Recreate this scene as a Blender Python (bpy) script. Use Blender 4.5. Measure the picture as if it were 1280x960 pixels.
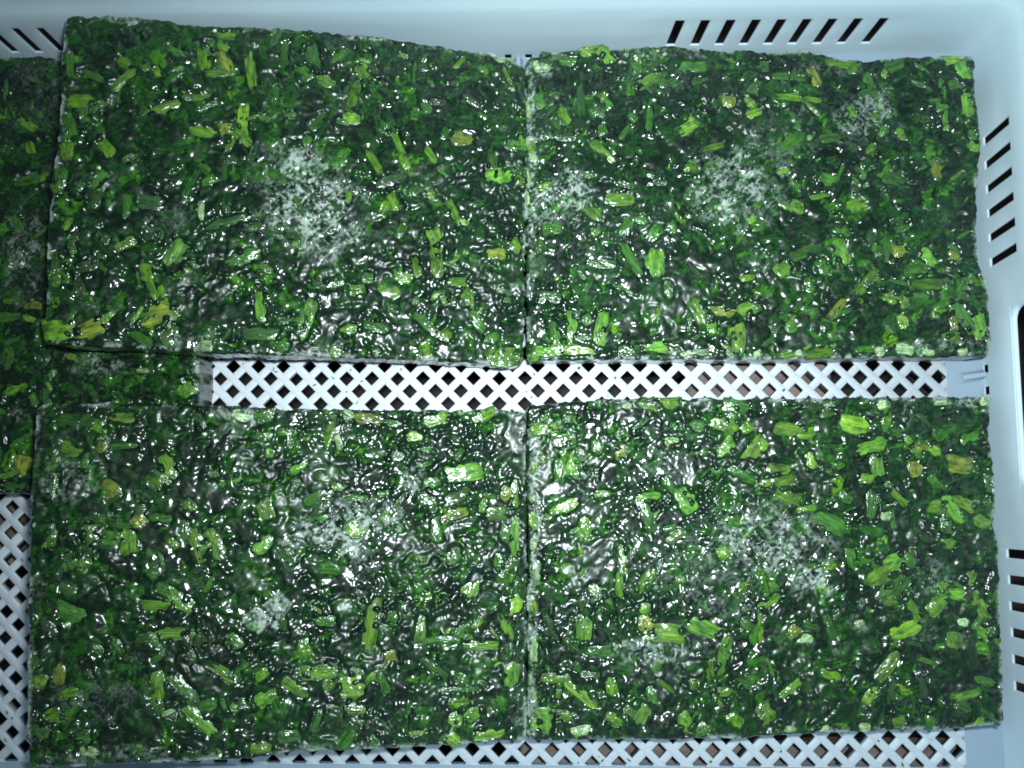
import bpy, math, random
import numpy as np
from mathutils import Matrix, Vector

for o in list(bpy.data.objects):
    bpy.data.objects.remove(o, do_unlink=True)
SC = bpy.context.scene
COL = SC.collection

# ------------------------------------------------------------------ camera
PITCH, ROLL, CAM_H = 0.1114, 0.0242, 0.618
cam_data = bpy.data.cameras.new('camera')
cam = bpy.data.objects.new('camera', cam_data)
COL.objects.link(cam)
cam_data.sensor_width = 36.0
cam_data.lens = 36.0 * 1200.0 / 1280.0
cam_data.clip_start, cam_data.clip_end = 0.01, 50.0
CAM_ROT = Matrix.Rotation(ROLL, 4, 'Y') @ Matrix.Rotation(PITCH, 4, 'X')
cam.matrix_world = Matrix.Translation((0, 0, CAM_H)) @ CAM_ROT
SC.camera = cam

# ------------------------------------------------------------------ dim room light
world = bpy.data.worlds.new('World')
SC.world = world
world.use_nodes = True
bg = world.node_tree.nodes['Background']
bg.inputs['Color'].default_value = (0.55, 0.68, 0.80, 1)
bg.inputs['Strength'].default_value = 0.13

# ------------------------------------------------------------------ the camera's own flash, just above and right of the lens
fl = bpy.data.lights.new('camera_flash', 'AREA')
fl.shape = 'RECTANGLE'
fl.size, fl.size_y = 0.034, 0.022
fl.energy = 2.6
fl.spread = math.radians(112)
fl.color = (0.84, 0.95, 1.0)
flash = bpy.data.objects.new('camera_flash', fl)
COL.objects.link(flash)
flash.matrix_world = cam.matrix_world @ Matrix.Translation((0.030, 0.042, 0.0)) @ Matrix.Rotation(math.radians(-5), 4, 'Y')

SC.view_settings.view_transform = 'Standard'
SC.view_settings.look = 'None'
SC.view_settings.exposure = 0.0
SC.view_settings.gamma = 1.0
SC.view_settings.use_curve_mapping = False
SC.render.engine = 'CYCLES'
SC.cycles.use_denoising = True
SC.cycles.max_bounces = 6
SC.cycles.filter_width = 1.8
SC.cycles.sample_clamp_indirect = 4.0

# ------------------------------------------------------------------ materials
def new_mat(name):
    m = bpy.data.materials.new(name)
    m.use_nodes = True
    nt = m.node_tree
    return m, nt, nt.nodes['Principled BSDF']

def node(nt, kind, **props):
    n = nt.nodes.new(kind)
    for k, v in props.items():
        setattr(n, k, v)
    return n

def mixrgb(nt, fac, a, b, blend='MIX'):
    n = node(nt, 'ShaderNodeMix', data_type='RGBA', blend_type=blend)
    for sock, val in ((n.inputs[0], fac), (n.inputs[6], a), (n.inputs[7], b)):
        if hasattr(val, 'is_output'):
            nt.links.new(val, sock)
        else:
            sock.default_value = val
    return n.outputs[2]

def noise(nt, scale, detail=3.0, rough=0.55, coord=None):
    n = node(nt, 'ShaderNodeTexNoise')
    n.inputs['Scale'].default_value = scale
    n.inputs['Detail'].default_value = detail
    n.inputs['Roughness'].default_value = rough
    if coord is not None:
        nt.links.new(coord, n.inputs['Vector'])
    return n

def ramp(nt, src, stops):
    n = node(nt, 'ShaderNodeValToRGB')
    e = n.color_ramp.elements
    while len(e) < len(stops):
        e.new(0.5)
    for i, (p, c) in enumerate(stops):
        e[i].position = p
        e[i].color = c if len(c) == 4 else (*c, 1)
    nt.links.new(src, n.inputs[0])
    return n.outputs[0]

def bump(nt, src, strength, dist, bsdf, sockets=('Normal',)):
    n = node(nt, 'ShaderNodeBump')
    n.inputs['Strength'].default_value = strength
    n.inputs['Distance'].default_value = dist
    nt.links.new(src, n.inputs['Height'])
    for s in sockets:
        nt.links.new(n.outputs[0], bsdf.inputs[s])

def plastic(name, col, rough=0.42):
    m, nt, b = new_mat(name)
    tc = node(nt, 'ShaderNodeTexCoord').outputs['Object']
    n1 = noise(nt, 9, 4, coord=tc)
    scuff = noise(nt, 160, 3, coord=tc)
    c = mixrgb(nt, ramp(nt, n1.outputs[0], [(0.3, (0, 0, 0)), (0.75, (1, 1, 1))]), (*col, 1), (col[0]*0.90, col[1]*0.93, col[2]*0.96, 1))
    grime = ramp(nt, scuff.outputs[0], [(0.66, (0, 0, 0)), (0.80, (1, 1, 1))])
    g2 = node(nt, 'ShaderNodeMath', operation='MULTIPLY')
    nt.links.new(grime, g2.inputs[0]); g2.inputs[1].default_value = 0.18
    c = mixrgb(nt, g2.outputs[0], c, (col[0]*0.62, col[1]*0.64, col[2]*0.62, 1))
    vo = node(nt, 'ShaderNodeTexVoronoi'); vo.inputs['Scale'].default_value = 26.0
    nt.links.new(tc, vo.inputs['Vector'])
    keep = node(nt, 'ShaderNodeSeparateColor'); nt.links.new(vo.outputs['Color'], keep.inputs[0])
    size = node(nt, 'ShaderNodeMath', operation='MULTIPLY_ADD'); size.inputs[1].default_value = 0.10; size.inputs[2].default_value = -0.068
    nt.links.new(keep.outputs[0], size.inputs[0])
    spot = node(nt, 'ShaderNodeMath', operation='LESS_THAN')
    nt.links.new(vo.outputs['Distance'], spot.inputs[0]); nt.links.new(size.outputs[0], spot.inputs[1])
    sp = node(nt, 'ShaderNodeMath', operation='MULTIPLY'); sp.inputs[1].default_value = 0.7
    nt.links.new(spot.outputs[0], sp.inputs[0])
    c = mixrgb(nt, sp.outputs[0], c, (0.10, 0.13, 0.08, 1))
    nt.links.new(c, b.inputs['Base Color'])
    b.inputs['Roughness'].default_value = rough
    b.inputs['Specular IOR Level'].default_value = 0.3
    b.inputs['Subsurface Weight'].default_value = 0.25
    b.inputs['Subsurface Radius'].default_value = (0.006, 0.007, 0.008)
    b.inputs['Subsurface Scale'].default_value = 0.6
    bump(nt, noise(nt, 420, 2, coord=tc).outputs[0], 0.12, 0.0006, b)
    return m

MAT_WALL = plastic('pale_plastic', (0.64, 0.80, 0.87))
MAT_PLATE = plastic('shaded_plastic_margin', (0.30, 0.385, 0.46), 0.5)  # same plastic, with the shade of the recessed margin put into its colour
MAT_BAR = plastic('pale_plastic_lattice', (0.76, 0.83, 0.88), 0.38)

def spinach_material():
    """Leaf tint and frost are stored with the mesh; a wet ice film lies over everything."""
    m, nt, b = new_mat('frozen_spinach')
    at = node(nt, 'ShaderNodeAttribute', attribute_name='leaf_tint')
    fr = node(nt, 'ShaderNodeAttribute', attribute_name='frost')
    tc = node(nt, 'ShaderNodeTexCoord').outputs['Object']
    fine = noise(nt, 900, 4, 0.7, tc)
    veins = noise(nt, 260, 3, 0.6, tc)
    c = mixrgb(nt, 1.0, at.outputs['Color'], ramp(nt, veins.outputs[0], [(0.28, (0.35, 0.38, 0.45)), (0.72, (1.6, 1.55, 1.4))]), 'MULTIPLY')
    # frost breaks up into grains
    mul = node(nt, 'ShaderNodeMath', operation='MULTIPLY_ADD')
    nt.links.new(fine.outputs[0], mul.inputs[0]); mul.inputs[1].default_value = 1.6; mul.inputs[2].default_value = -0.85
    add = node(nt, 'ShaderNodeMath', operation='MULTIPLY_ADD')
    nt.links.new(mul.outputs[0], add.inputs[0]); add.inputs[1].default_value = 1.0
    nt.links.new(fr.outputs['Fac'], add.inputs[2])
    gate = node(nt, 'ShaderNodeMath', operation='MULTIPLY'); gate.use_clamp = True
    nt.links.new(add.outputs[0], gate.inputs[0]); nt.links.new(fr.outputs['Fac'], gate.inputs[1])
    f = gate.outputs[0]
    c = mixrgb(nt, f, c, (0.52, 0.64, 0.54, 1))
    nt.links.new(c, b.inputs['Base Color'])
    r = node(nt, 'ShaderNodeMapRange')
    nt.links.new(f, r.inputs[0]); r.inputs[3].default_value = 0.40; r.inputs[4].default_value = 0.8
    nt.links.new(r.outputs[0], b.inputs['Roughness'])
    cw = node(nt, 'ShaderNodeMapRange')
    nt.links.new(f, cw.inputs[0]); cw.inputs[3].default_value = 1.0; cw.inputs[4].default_value = 0.1
    nt.links.new(cw.outputs[0], b.inputs['Coat Weight'])
    wet = noise(nt, 26, 3, 0.6, tc)
    cr = ramp(nt, wet.outputs[0], [(0.38, (0.12,)*3), (0.52, (0.20,)*3), (0.62, (0.32,)*3)])
    nt.links.new(cr, b.inputs['Coat Roughness'])
    b.inputs['Coat IOR'].default_value = 1.40
    b.inputs['Specular IOR Level'].default_value = 0.11
    bump(nt, fine.outputs[0], 0.35, 0.0009, b)
    return m

def stem_material(name, lo, hi):
    m, nt, b = new_mat(name)
    oi = node(nt, 'ShaderNodeObjectInfo')
    uv = node(nt, 'ShaderNodeUVMap')
    mp = node(nt, 'ShaderNodeMapping'); mp.inputs['Scale'].default_value = (0.9, 9, 1)
    nt.links.new(uv.outputs[0], mp.inputs[0])
    addv = node(nt, 'ShaderNodeVectorMath', operation='ADD')
    nt.links.new(mp.outputs[0], addv.inputs[0])
    sc = node(nt, 'ShaderNodeMath', operation='MULTIPLY'); sc.inputs[1].default_value = 53.0
    nt.links.new(oi.outputs['Random'], sc.inputs[0]); nt.links.new(sc.outputs[0], addv.inputs[1])
    st = noise(nt, 1.6, 3, 0.6, addv.outputs[0])
    ofs = node(nt, 'ShaderNodeVectorMath', operation='ADD')      # pieces are scaled unit shapes: a pattern offset of their own each
    nt.links.new(node(nt, 'ShaderNodeTexCoord').outputs['Object'], ofs.inputs[0]); nt.links.new(sc.outputs[0], ofs.inputs[1])
    tc = ofs.outputs[0]
    blot = noise(nt, 3.2, 4, 0.65, tc)
    c = mixrgb(nt, ramp(nt, st.outputs[0], [(0.33, (0, 0, 0)), (0.68, (1, 1, 1))]), (*lo, 1), (*hi, 1))
    c = mixrgb(nt, 1.0, c, ramp(nt, blot.outputs[0], [(0.36, (0.20, 0.34, 0.4)), (0.60, (1.2, 1.15, 1.1))]), 'MULTIPLY')
    # dark leaf clings to the rim of each piece
    sx_ = node(nt, 'ShaderNodeSeparateXYZ'); nt.links.new(uv.outputs[0], sx_.inputs[0])
    def edge(out, gain):
        m1 = node(nt, 'ShaderNodeMath', operation='SUBTRACT'); nt.links.new(out, m1.inputs[0]); m1.inputs[1].default_value = 0.5
        m2 = node(nt, 'ShaderNodeMath', operation='ABSOLUTE'); nt.links.new(m1.outputs[0], m2.inputs[0])
        m3 = node(nt, 'ShaderNodeMath', operation='MULTIPLY'); nt.links.new(m2.outputs[0], m3.inputs[0]); m3.inputs[1].default_value = gain
        return m3.outputs[0]
    mx = node(nt, 'ShaderNodeMath', operation='MAXIMUM')
    nt.links.new(edge(sx_.outputs[0], 1.9), mx.inputs[0]); nt.links.new(edge(sx_.outputs[1], 2.0), mx.inputs[1])
    rim_n = noise(nt, 5.5, 4, 0.7, tc)
    ad = node(nt, 'ShaderNodeMath', operation='MULTIPLY_ADD')
    nt.links.new(rim_n.outputs[0], ad.inputs[0]); ad.inputs[1].default_value = 1.1; nt.links.new(mx.outputs[0], ad.inputs[2])
    cv = node(nt, 'ShaderNodeMapRange'); nt.links.new(ad.outputs[0], cv.inputs[0])
    cv.inputs[1].default_value = 1.22; cv.inputs[2].default_value = 1.60; cv.inputs[4].default_value = 0.9 if name != 'frosted_pale_stem' else 0.6
    c = mixrgb(nt, cv.outputs[0], c, (0.008, 0.045, 0.008, 1))
    v = node(nt, 'ShaderNodeMapRange')
    nt.links.new(oi.outputs['Random'], v.inputs[0]); v.inputs[3].default_value = 0.6; v.inputs[4].default_value = 1.25
    hs = node(nt, 'ShaderNodeHueSaturation')
    nt.links.new(v.outputs[0], hs.inputs['Value']); nt.links.new(c, hs.inputs['Color'])
    nt.links.new(hs.outputs[0], b.inputs['Base Color'])
    b.inputs['Roughness'].default_value = 0.55
    b.inputs['Coat Weight'].default_value = 1.0
    b.inputs['Coat Roughness'].default_value = 0.15
    b.inputs['Specular IOR Level'].default_value = 0.35
    bump(nt, st.outputs[0], 0.6, 0.0012, b)
    film = noise(nt, 3.0, 2, 0.55, tc)          # uneven ice glaze
    bump(nt, film.outputs[0], 0.5, 0.0020, b, ('Coat Normal',))
    return m

MAT_SPINACH = spinach_material()
STEM_MATS = {
    'y': stem_material('yellow_green_stem', (0.034, 0.14, 0.004), (0.155, 0.34, 0.010)),
    'Y': stem_material('bright_yellow_green_stem', (0.075, 0.22, 0.008), (0.235, 0.44, 0.025)),
    'g': stem_material('mid_green_stem', (0.010, 0.075, 0.005), (0.055, 0.22, 0.008)),
    'G': stem_material('bright_green_stem', (0.050, 0.19, 0.010), (0.17, 0.42, 0.03)),
    'd': stem_material('dark_green_leaf', (0.007, 0.040, 0.006), (0.024, 0.11, 0.010)),
    'b': stem_material('brownish_stem', (0.09, 0.16, 0.008), (0.27, 0.32, 0.02)),
    'L': stem_material('frosted_pale_stem', (0.16, 0.34, 0.08), (0.56, 0.72, 0.40)),
}

def wood_material():
    m, nt, b = new_mat('weathered_wood')
    tc = node(nt, 'ShaderNodeTexCoord').outputs['Object']
    mp = node(nt, 'ShaderNodeMapping'); mp.inputs['Scale'].default_value = (6, 90, 40)
    nt.links.new(tc, mp.inputs[0])
    n = noise(nt, 1.5, 5, 0.6, mp.outputs[0])
    c = ramp(nt, n.outputs[0], [(0.3, (0.10, 0.078, 0.068)), (0.55, (0.19, 0.15, 0.132)), (0.8, (0.27, 0.22, 0.195))])
    nt.links.new(c, b.inputs['Base Color'])
    b.inputs['Roughness'].default_value = 0.85
    bump(nt, n.outputs[0], 0.4, 0.001, b)
    return m

def floor_material():
    m, nt, b = new_mat('dark_floor')
    tc = node(nt, 'ShaderNodeTexCoord').outputs['Object']
    n = noise(nt, 12, 6, 0.6, tc)
    nt.links.new(ramp(nt, n.outputs[0], [(0.3, (0.024, 0.018, 0.018)), (0.75, (0.075, 0.058, 0.055))]), b.inputs['Base Color'])
    b.inputs['Roughness'].default_value = 0.8
    bump(nt, n.outputs[0], 0.3, 0.003, b)
    return m

MAT_WOOD, MAT_FLOOR = wood_material(), floor_material()

# ------------------------------------------------------------------ helpers
def tag(o, label=None, cat=None, group=None, kind=None):
    for k, v in (('label', label), ('category', cat), ('group', group), ('kind', kind)):
        if v:
            o[k] = v

def make_mesh(name, verts, faces, mat, smooth=True):
    me = bpy.data.meshes.new(name)
    me.from_pydata([tuple(v) for v in verts], [], faces)
    me.materials.append(mat)
    if smooth:
        me.polygons.foreach_set('use_smooth', [True]*len(me.polygons))
    me.update()
    return me

def add_obj(name, me, parent=None, mat4=None):
    o = bpy.data.objects.new(name, me)
    COL.objects.link(o)
    if parent:
        o.parent = parent
    if mat4 is not None:
        o.matrix_local = mat4
    return o

def box_mesh(name, x0, x1, y0, y1, z0, z1, mat, ch=0.0):
    """a box whose top edges are chamfered by ch"""
    v = [(x0, y0, z0), (x1, y0, z0), (x1, y1, z0), (x0, y1, z0)]
    if ch:
        v += [(x0, y0, z1-ch), (x1, y0, z1-ch), (x1, y1, z1-ch), (x0, y1, z1-ch)]
        v += [(x0+ch, y0+ch, z1), (x1-ch, y0+ch, z1), (x1-ch, y1-ch, z1), (x0+ch, y1-ch, z1)]
        f = [(3, 2, 1, 0), (8, 9, 10, 11)]
        for a in (0, 4):
            for i in range(4):
                j = (i+1) % 4
                f.append((a+i, a+j, a+4+j, a+4+i))
    else:
        v += [(x0, y0, z1), (x1, y0, z1), (x1, y1, z1), (x0, y1, z1)]
        f = [(3, 2, 1, 0), (4, 5, 6, 7)]
        for i in range(4):
            j = (i+1) % 4
            f.append((i, j, 4+j, 4+i))
    return make_mesh(name, v, f, mat, smooth=False)

# ------------------------------------------------------------------ the floor and the pallet under the crate
Z_BOARD = -0.0225
g = add_obj('floor', make_mesh('floor', [(-4, -4, -0.19), (4, -4, -0.19), (4, 4, -0.19), (-4, 4, -0.19)], [(0, 1, 2, 3)], MAT_FLOOR, False))
tag(g, 'dark bare floor far below the crate lattice', None, None, 'structure')

pallet = add_obj('wooden_pallet', None)
pallet.location = (0.0, 0.05, -0.19)
tag(pallet, 'brown wooden pallet boards glimpsed through the white lattice floor', 'pallet')
def board(name, x0, x1, y0, y1, z1, th):
    o = add_obj(name, box_mesh(name, x0, x1, y0, y1, z1-th, z1, MAT_WOOD, 0.0015), pallet)
    o.location = (-pallet.location.x, -pallet.location.y, -pallet.location.z)
    return o
board('deck_board', 0.1020, 0.1975, -0.158, 0.306, Z_BOARD, 0.018)
board('deck_board', -0.010, 0.30, -0.262, -0.1605, Z_BOARD, 0.018)
board('deck_board', -0.64, -0.322, -0.0500, -0.0145, Z_BOARD, 0.018)
board('deck_board', -0.60, 0.05, 0.16, 0.252, Z_BOARD, 0.018)
board('deck_board', -0.64, -0.322, -0.33, -0.245, Z_BOARD, 0.018)
for y0 in (-0.262, -0.036, 0.215):
    board('stringer', -0.64, 0.29, y0, y0+0.072, Z_BOARD-0.0185, 0.085)
for x0 in (-0.58, -0.36, 0.11):
    board('bottom_board', x0, x0+0.09, -0.28, 0.30, Z_BOARD-0.104, 0.018)

# ------------------------------------------------------------------ the crate
crate = add_obj('plastic_crate', None)
crate.location = (-0.112, 0.0535, Z_BOARD)
tag(crate, 'white plastic crate with slotted walls and diamond lattice floor holding the spinach blocks', 'crate')
CR = Matrix.Translation(-Vector(crate.location))
WX0, WX1, WY0, WY1 = -0.512, 0.288, -0.183, 0.290
LX0, LX1, LY0, LY1 = -0.4875, 0.2640, -0.1690, 0.2735
RC = 0.011
LEVELS = [(-0.0223, -0.0005), (-0.0025, 0.0), (0.0045, 0.0002), (0.0140, 0.0008), (0.0340, 0.0017), (0.0445, 0.0023),
          (0.0560, 0.0030), (0.0610, 0.0040), (0.0650, 0.0053), (0.0700, 0.0064), (0.1120, 0.0100), (0.1400, 0.0120), (0.1440, 0.0150), (0.1450, 0.0300)]
Z_SLOT = (3, 5)      # rows of LEVELS that a slot cuts
def side_columns(a, b, slots, notches, handle, fill):
    """positions along one side, as (bottom, top) so that slots may lean; and which column gaps are holes"""
    cuts = []
    for c, w, lean in slots:
        cuts.append((c-w/2, c+w/2, lean, 'slot'))
    for c, w in notches:
        cuts.append((c-w/2, c+w/2, 0, 'notch'))
    if handle:
        for hx in handle:        # a column line at each end of the hand hole
            cuts.append((hx, hx, 0, 'line'))
    cuts.sort()
    cols, holes, x = [(a, a)], {}, a
    for lo, hi, lean, kind in cuts:
        if lo-cols[-1][0] > 1e-6:
            n = int((lo-cols[-1][0])//fill)
            x0 = cols[-1][0]
            for i in range(1, n+1):
                t = x0+(lo-x0)*i/(n+1)
                cols.append((t, t))
            cols.append((lo, lo+lean))
        if kind != 'line':
            holes[len(cols)-1] = kind
            cols.append((hi, hi+lean))
    n = int((b-cols[-1][0])//fill)
    x0 = cols[-1][0]
    for i in range(1, n+1):
        t = x0+(b-x0)*i/(n+1)
        cols.append((t, t))
    cols.append((b, b))
    return cols, holes
top_slots = [(0.0893+0.01583*i, 0.0058, 0.0022) for i in range(9)] + [(-0.3137-0.0160*i, 0.0055, -0.0008) for i in range(9)]
right_slots = [(0.2236-0.01590*i, 0.0054, 0.0026) for i in range(6)] + [(-0.0377-0.01575*i, 0.0054, 0.0004) for i in range(6)]
left_slots = [(c, w, 0.0005) for c, w, l in right_slots]
right = side_columns(WY0+RC, WY1-RC, right_slots, [(0.0780, 0.0050), (0.0640, 0.0050)], (0.0011, 0.1124), 0.03)
top = side_columns(WX0+RC, WX1-RC, top_slots, [(-0.0175, 0.0042), (-0.0038, 0.0042)], None, 0.03)
left = side_columns(WY0+RC, WY1-RC, left_slots, [(0.0780, 0.005), (0.0640, 0.005)], (0.0011, 0.1124), 0.03)
bottom = side_columns(WX0+RC, WX1-RC, top_slots, [], None, 0.03)
HAND = (0.0011, 0.1124)
path = []    # per column: function(level offset, lean fraction) -> xy ; hole kind to the next column
def run(cols, holes, place, rev, handle=None):
    n = len(cols)
    hand = handle and [handle[0]-1e-6 <= (cols[i][0]+cols[min(i+1, n-1)][0])/2 <= handle[1]+1e-6 for i in range(n)]
    order = range(n-1, -1, -1) if rev else range(n)
    for i in order:
        key = (i-1 if rev else i)
        path.append((place, cols[i], (holes.get(key), bool(hand and hand[key])) if (0 < i if rev else i < n-1) else (None, False)))
run(right[0], right[1], lambda t, off: (WX1+off, t), False, HAND)
def corner(cx, cy, a0):
    for k in range(1, 8):
        a = math.radians(a0+90*k/8)
        path.append(((lambda t, off, ca=math.cos(a), sa=math.sin(a), cx=cx, cy=cy: (cx+(RC+off)*ca, cy+(RC+off)*sa)), (0, 0), (None, False)))
corner(WX1-RC, WY1-RC, 0)
run(top[0], top[1], lambda t, off: (t, WY1+off), True)
corner(WX0+RC, WY1-RC, 90)
run(left[0], left[1], lambda t, off: (WX0-off, t), True, HAND)
corner(WX0+RC, WY0+RC, 180)
run(bottom[0], bottom[1], lambda t, off: (t, WY0-off), False)
corner(WX1-RC, WY0+RC, 270)
V, Fc = [], []
for place, (t0, t1), hole in path:
    for z, off in LEVELS:
        k = min(max((z-0.014)/(0.0445-0.014), 0), 1)
        V.append((*place(t0+(t1-t0)*k, off), z))
NL, NP = len(LEVELS), len(path)
for i in range(NP):
    j = (i+1) % NP
    hole, hand = path[i][2]
    for r in range(NL-1):
        if hole == 'slot' and Z_SLOT[0] <= r < Z_SLOT[1]:
            continue
        if hole == 'notch' and r == 1:
            continue
        if hand and 4 <= r <= 5:
            continue
        Fc.append((j*NL+r, i*NL+r, i*NL+r+1, j*NL+r+1))
wall = add_obj('crate_wall', make_mesh('crate_wall', V, Fc, MAT_WALL), crate, CR)
so = wall.modifiers.new('thickness', 'SOLIDIFY'); so.thickness = 0.0018; so.offset = -1.0; so.use_even_offset = False
bv = wall.modifiers.new('soft_edges', 'BEVEL'); bv.width = 0.0005; bv.segments = 2; bv.limit_method = 'ANGLE'; bv.angle_limit = math.radians(50)
bv.harden_normals = False

# solid margin of the floor around the lattice
def ring(z0, z1):
    e = 0.0004
    o = [(WX0-e, WY0-e), (WX1+e, WY0-e), (WX1+e, WY1+e), (WX0-e, WY1+e)]
    i = [(LX0, LY0), (LX1, LY0), (LX1, LY1), (LX0, LY1)]
    v = [(*p, z1) for p in o]+[(*p, z1) for p in i]+[(*p, z0) for p in o]+[(*p, z0) for p in i]
    f = []
    for k in range(4):
        j = (k+1) % 4
        f += [(k, j, 4+j, 4+k), (8+j, 8+k, 12+k, 12+j), (4+k, 4+j, 12+j, 12+k)]
    return v, f
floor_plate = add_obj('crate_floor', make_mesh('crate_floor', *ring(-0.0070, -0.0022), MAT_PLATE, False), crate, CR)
# lattice bars, both diagonals, rounded on top
PITCH_L = 0.0166
def bar_mesh(name, length, w, depth, s0, s1):
    h2 = w/2
    prof = [(-h2*0.86, -depth), (h2*0.86, -depth), (h2, -0.0009), (h2*0.94, -0.0002), (h2*0.80, 0), (-h2*0.80, 0), (-h2*0.94, -0.0002), (-h2, -0.0009)]
    v = [(x+sl*y, y, z) for x, sl in ((-length/2, s0), (length/2, s1)) for y, z in prof]   # ends cut square with the frame
    n = len(prof)
    f = [(i, (i+1) % n, n+(i+1) % n, n+i) for i in range(n)] + [tuple(range(n))[::-1], tuple(range(n, 2*n))]
    me = make_mesh(name, v, f, MAT_BAR)
    return me
rb = random.Random(4)
for fam, c_off in ((1, 0.0000), (-1, 0.0033)):
    # openings are centred on  x + y = c_off (mod pitch) / x - y = c_off, so bars run half a pitch beside them
    lo = (LX0+LY0) if fam == 1 else (LX0-LY1)
    hi = (LX1+LY1) if fam == 1 else (LX1-LY0)
    n0 = math.ceil((lo-c_off)/PITCH_L-0.5)
    k = 0
    while True:
        c = c_off+(n0+k+0.5)*PITCH_L
        if c > hi-0.003:
            break
        k += 1
        if c < lo+0.003:
            continue
        # clip  x + fam*y = c  to the lattice rectangle
        pts = []
        for x in (LX0, LX1):
            y = (c-x)*fam
            if LY0 <= y <= LY1: pts.append((x, y))
        for y in (LY0, LY1):
            x = c-fam*y
            if LX0 < x < LX1: pts.append((x, y))
        if len(pts) < 2:
            continue
        a, b = Vector(pts[0]), Vector(pts[-1])
        L = (b-a).length
        if L < 0.006:
            continue
        mid, ang = (a+b)/2, math.atan2(b.y-a.y, b.x-a.x)
        deep = (k % 4 == 0)
        sg = 1 if math.tan(ang) > 0 else -1
        s0, s1 = [sg if min(abs(p.x-LX0), abs(p.x-LX1)) < 1e-6 else -sg for p in (a, b)]
        me = bar_mesh('lattice_bar', L, 0.0049 if not deep else 0.0055, 0.0048 if not deep else 0.0120, s0, s1)
        o = add_obj('lattice_bar', me, floor_plate)
        o.matrix_local = Matrix.Translation((mid.x, mid.y, 0.0 if fam == 1 else -0.00006)) @ Matrix.Rotation(ang, 4, 'Z')
# small sloped ribs between the drain notches
def rib(name, length, loc, ang):
    w, hgt = 0.0028, 0.0035
    v = [(0, -w, -0.002), (0, w, -0.002), (length, w, -0.002), (length, -w, -0.002), (0, -w*0.5, hgt), (0, w*0.5, hgt), (length*0.9, w*0.5, 0.0002), (length*0.9, -w*0.5, 0.0002)]
    f = [(3, 2, 1, 0), (4, 7, 6, 5), (0, 4, 5, 1), (1, 5, 6, 2), (2, 6, 7, 3), (3, 7, 4, 0)]
    o = add_obj(name, make_mesh(name, v, f, MAT_PLATE, False), floor_plate)
    o.matrix_local = Matrix.Translation(loc) @ Matrix.Rotation(ang, 4, 'Z')
    b_ = o.modifiers.new('soft', 'BEVEL'); b_.width = 0.0008; b_.segments = 3
rib('rib', 0.0150, (WX1+0.0002, 0.0745, 0), math.radians(188))
rib('rib', 0.0130, (-0.0107, WY1+0.0002, 0), math.radians(270))
rib('rib', 0.0150, (WX0-0.0002, 0.0710, 0), 0)
# raised lip round each hand hole
def lip(y0, y1, z0, z1, xw, sgn):
    r, segs = 0.010, 6
    loop = []
    for cy, cz, a0 in ((y1-r, z1-r, 0), (y0+r, z1-r, 90), (y0+r, z0+r, 180), (y1-r, z0+r, 270)):
        for k in range(segs+1):
            a = math.radians(a0+90*k/segs)
            loop.append((cy, cz, math.cos(a), math.sin(a)))
    prof = [(0.0130, -0.0005), (0.0105, -0.0001), (0.0075, 0.0003), (0.0040, 0.0006), (0.0010, 0.0006), (-0.0008, 0.0002), (-0.0015, -0.0006), (-0.0015, -0.0022)]
    v, f = [], []
    n, m_ = len(loop), len(prof)
    for cy, cz, ca, sa in loop:
        for d, hgt in prof:
            z = cz+(r+d)*sa
            zz = max(z, 0.0145)
            v.append((xw+sgn*(0.0009+0.05*zz)-sgn*hgt, cy+(r+d)*ca, zz))
    for i in range(n):
        for q in range(m_-1):
            a, b2 = i*m_+q, ((i+1) % n)*m_+q
            f.append((a, a+1, b2+1, b2) if sgn > 0 else (a, b2, b2+1, a+1))
    return add_obj('handle_lip', make_mesh('handle_lip', v, f, MAT_WALL), crate, CR)
lip(0.0011, 0.1124, 0.0340, 0.0610, WX1, 1)
lip(0.0011, 0.1124, 0.0340, 0.0610, WX0, -1)

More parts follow.
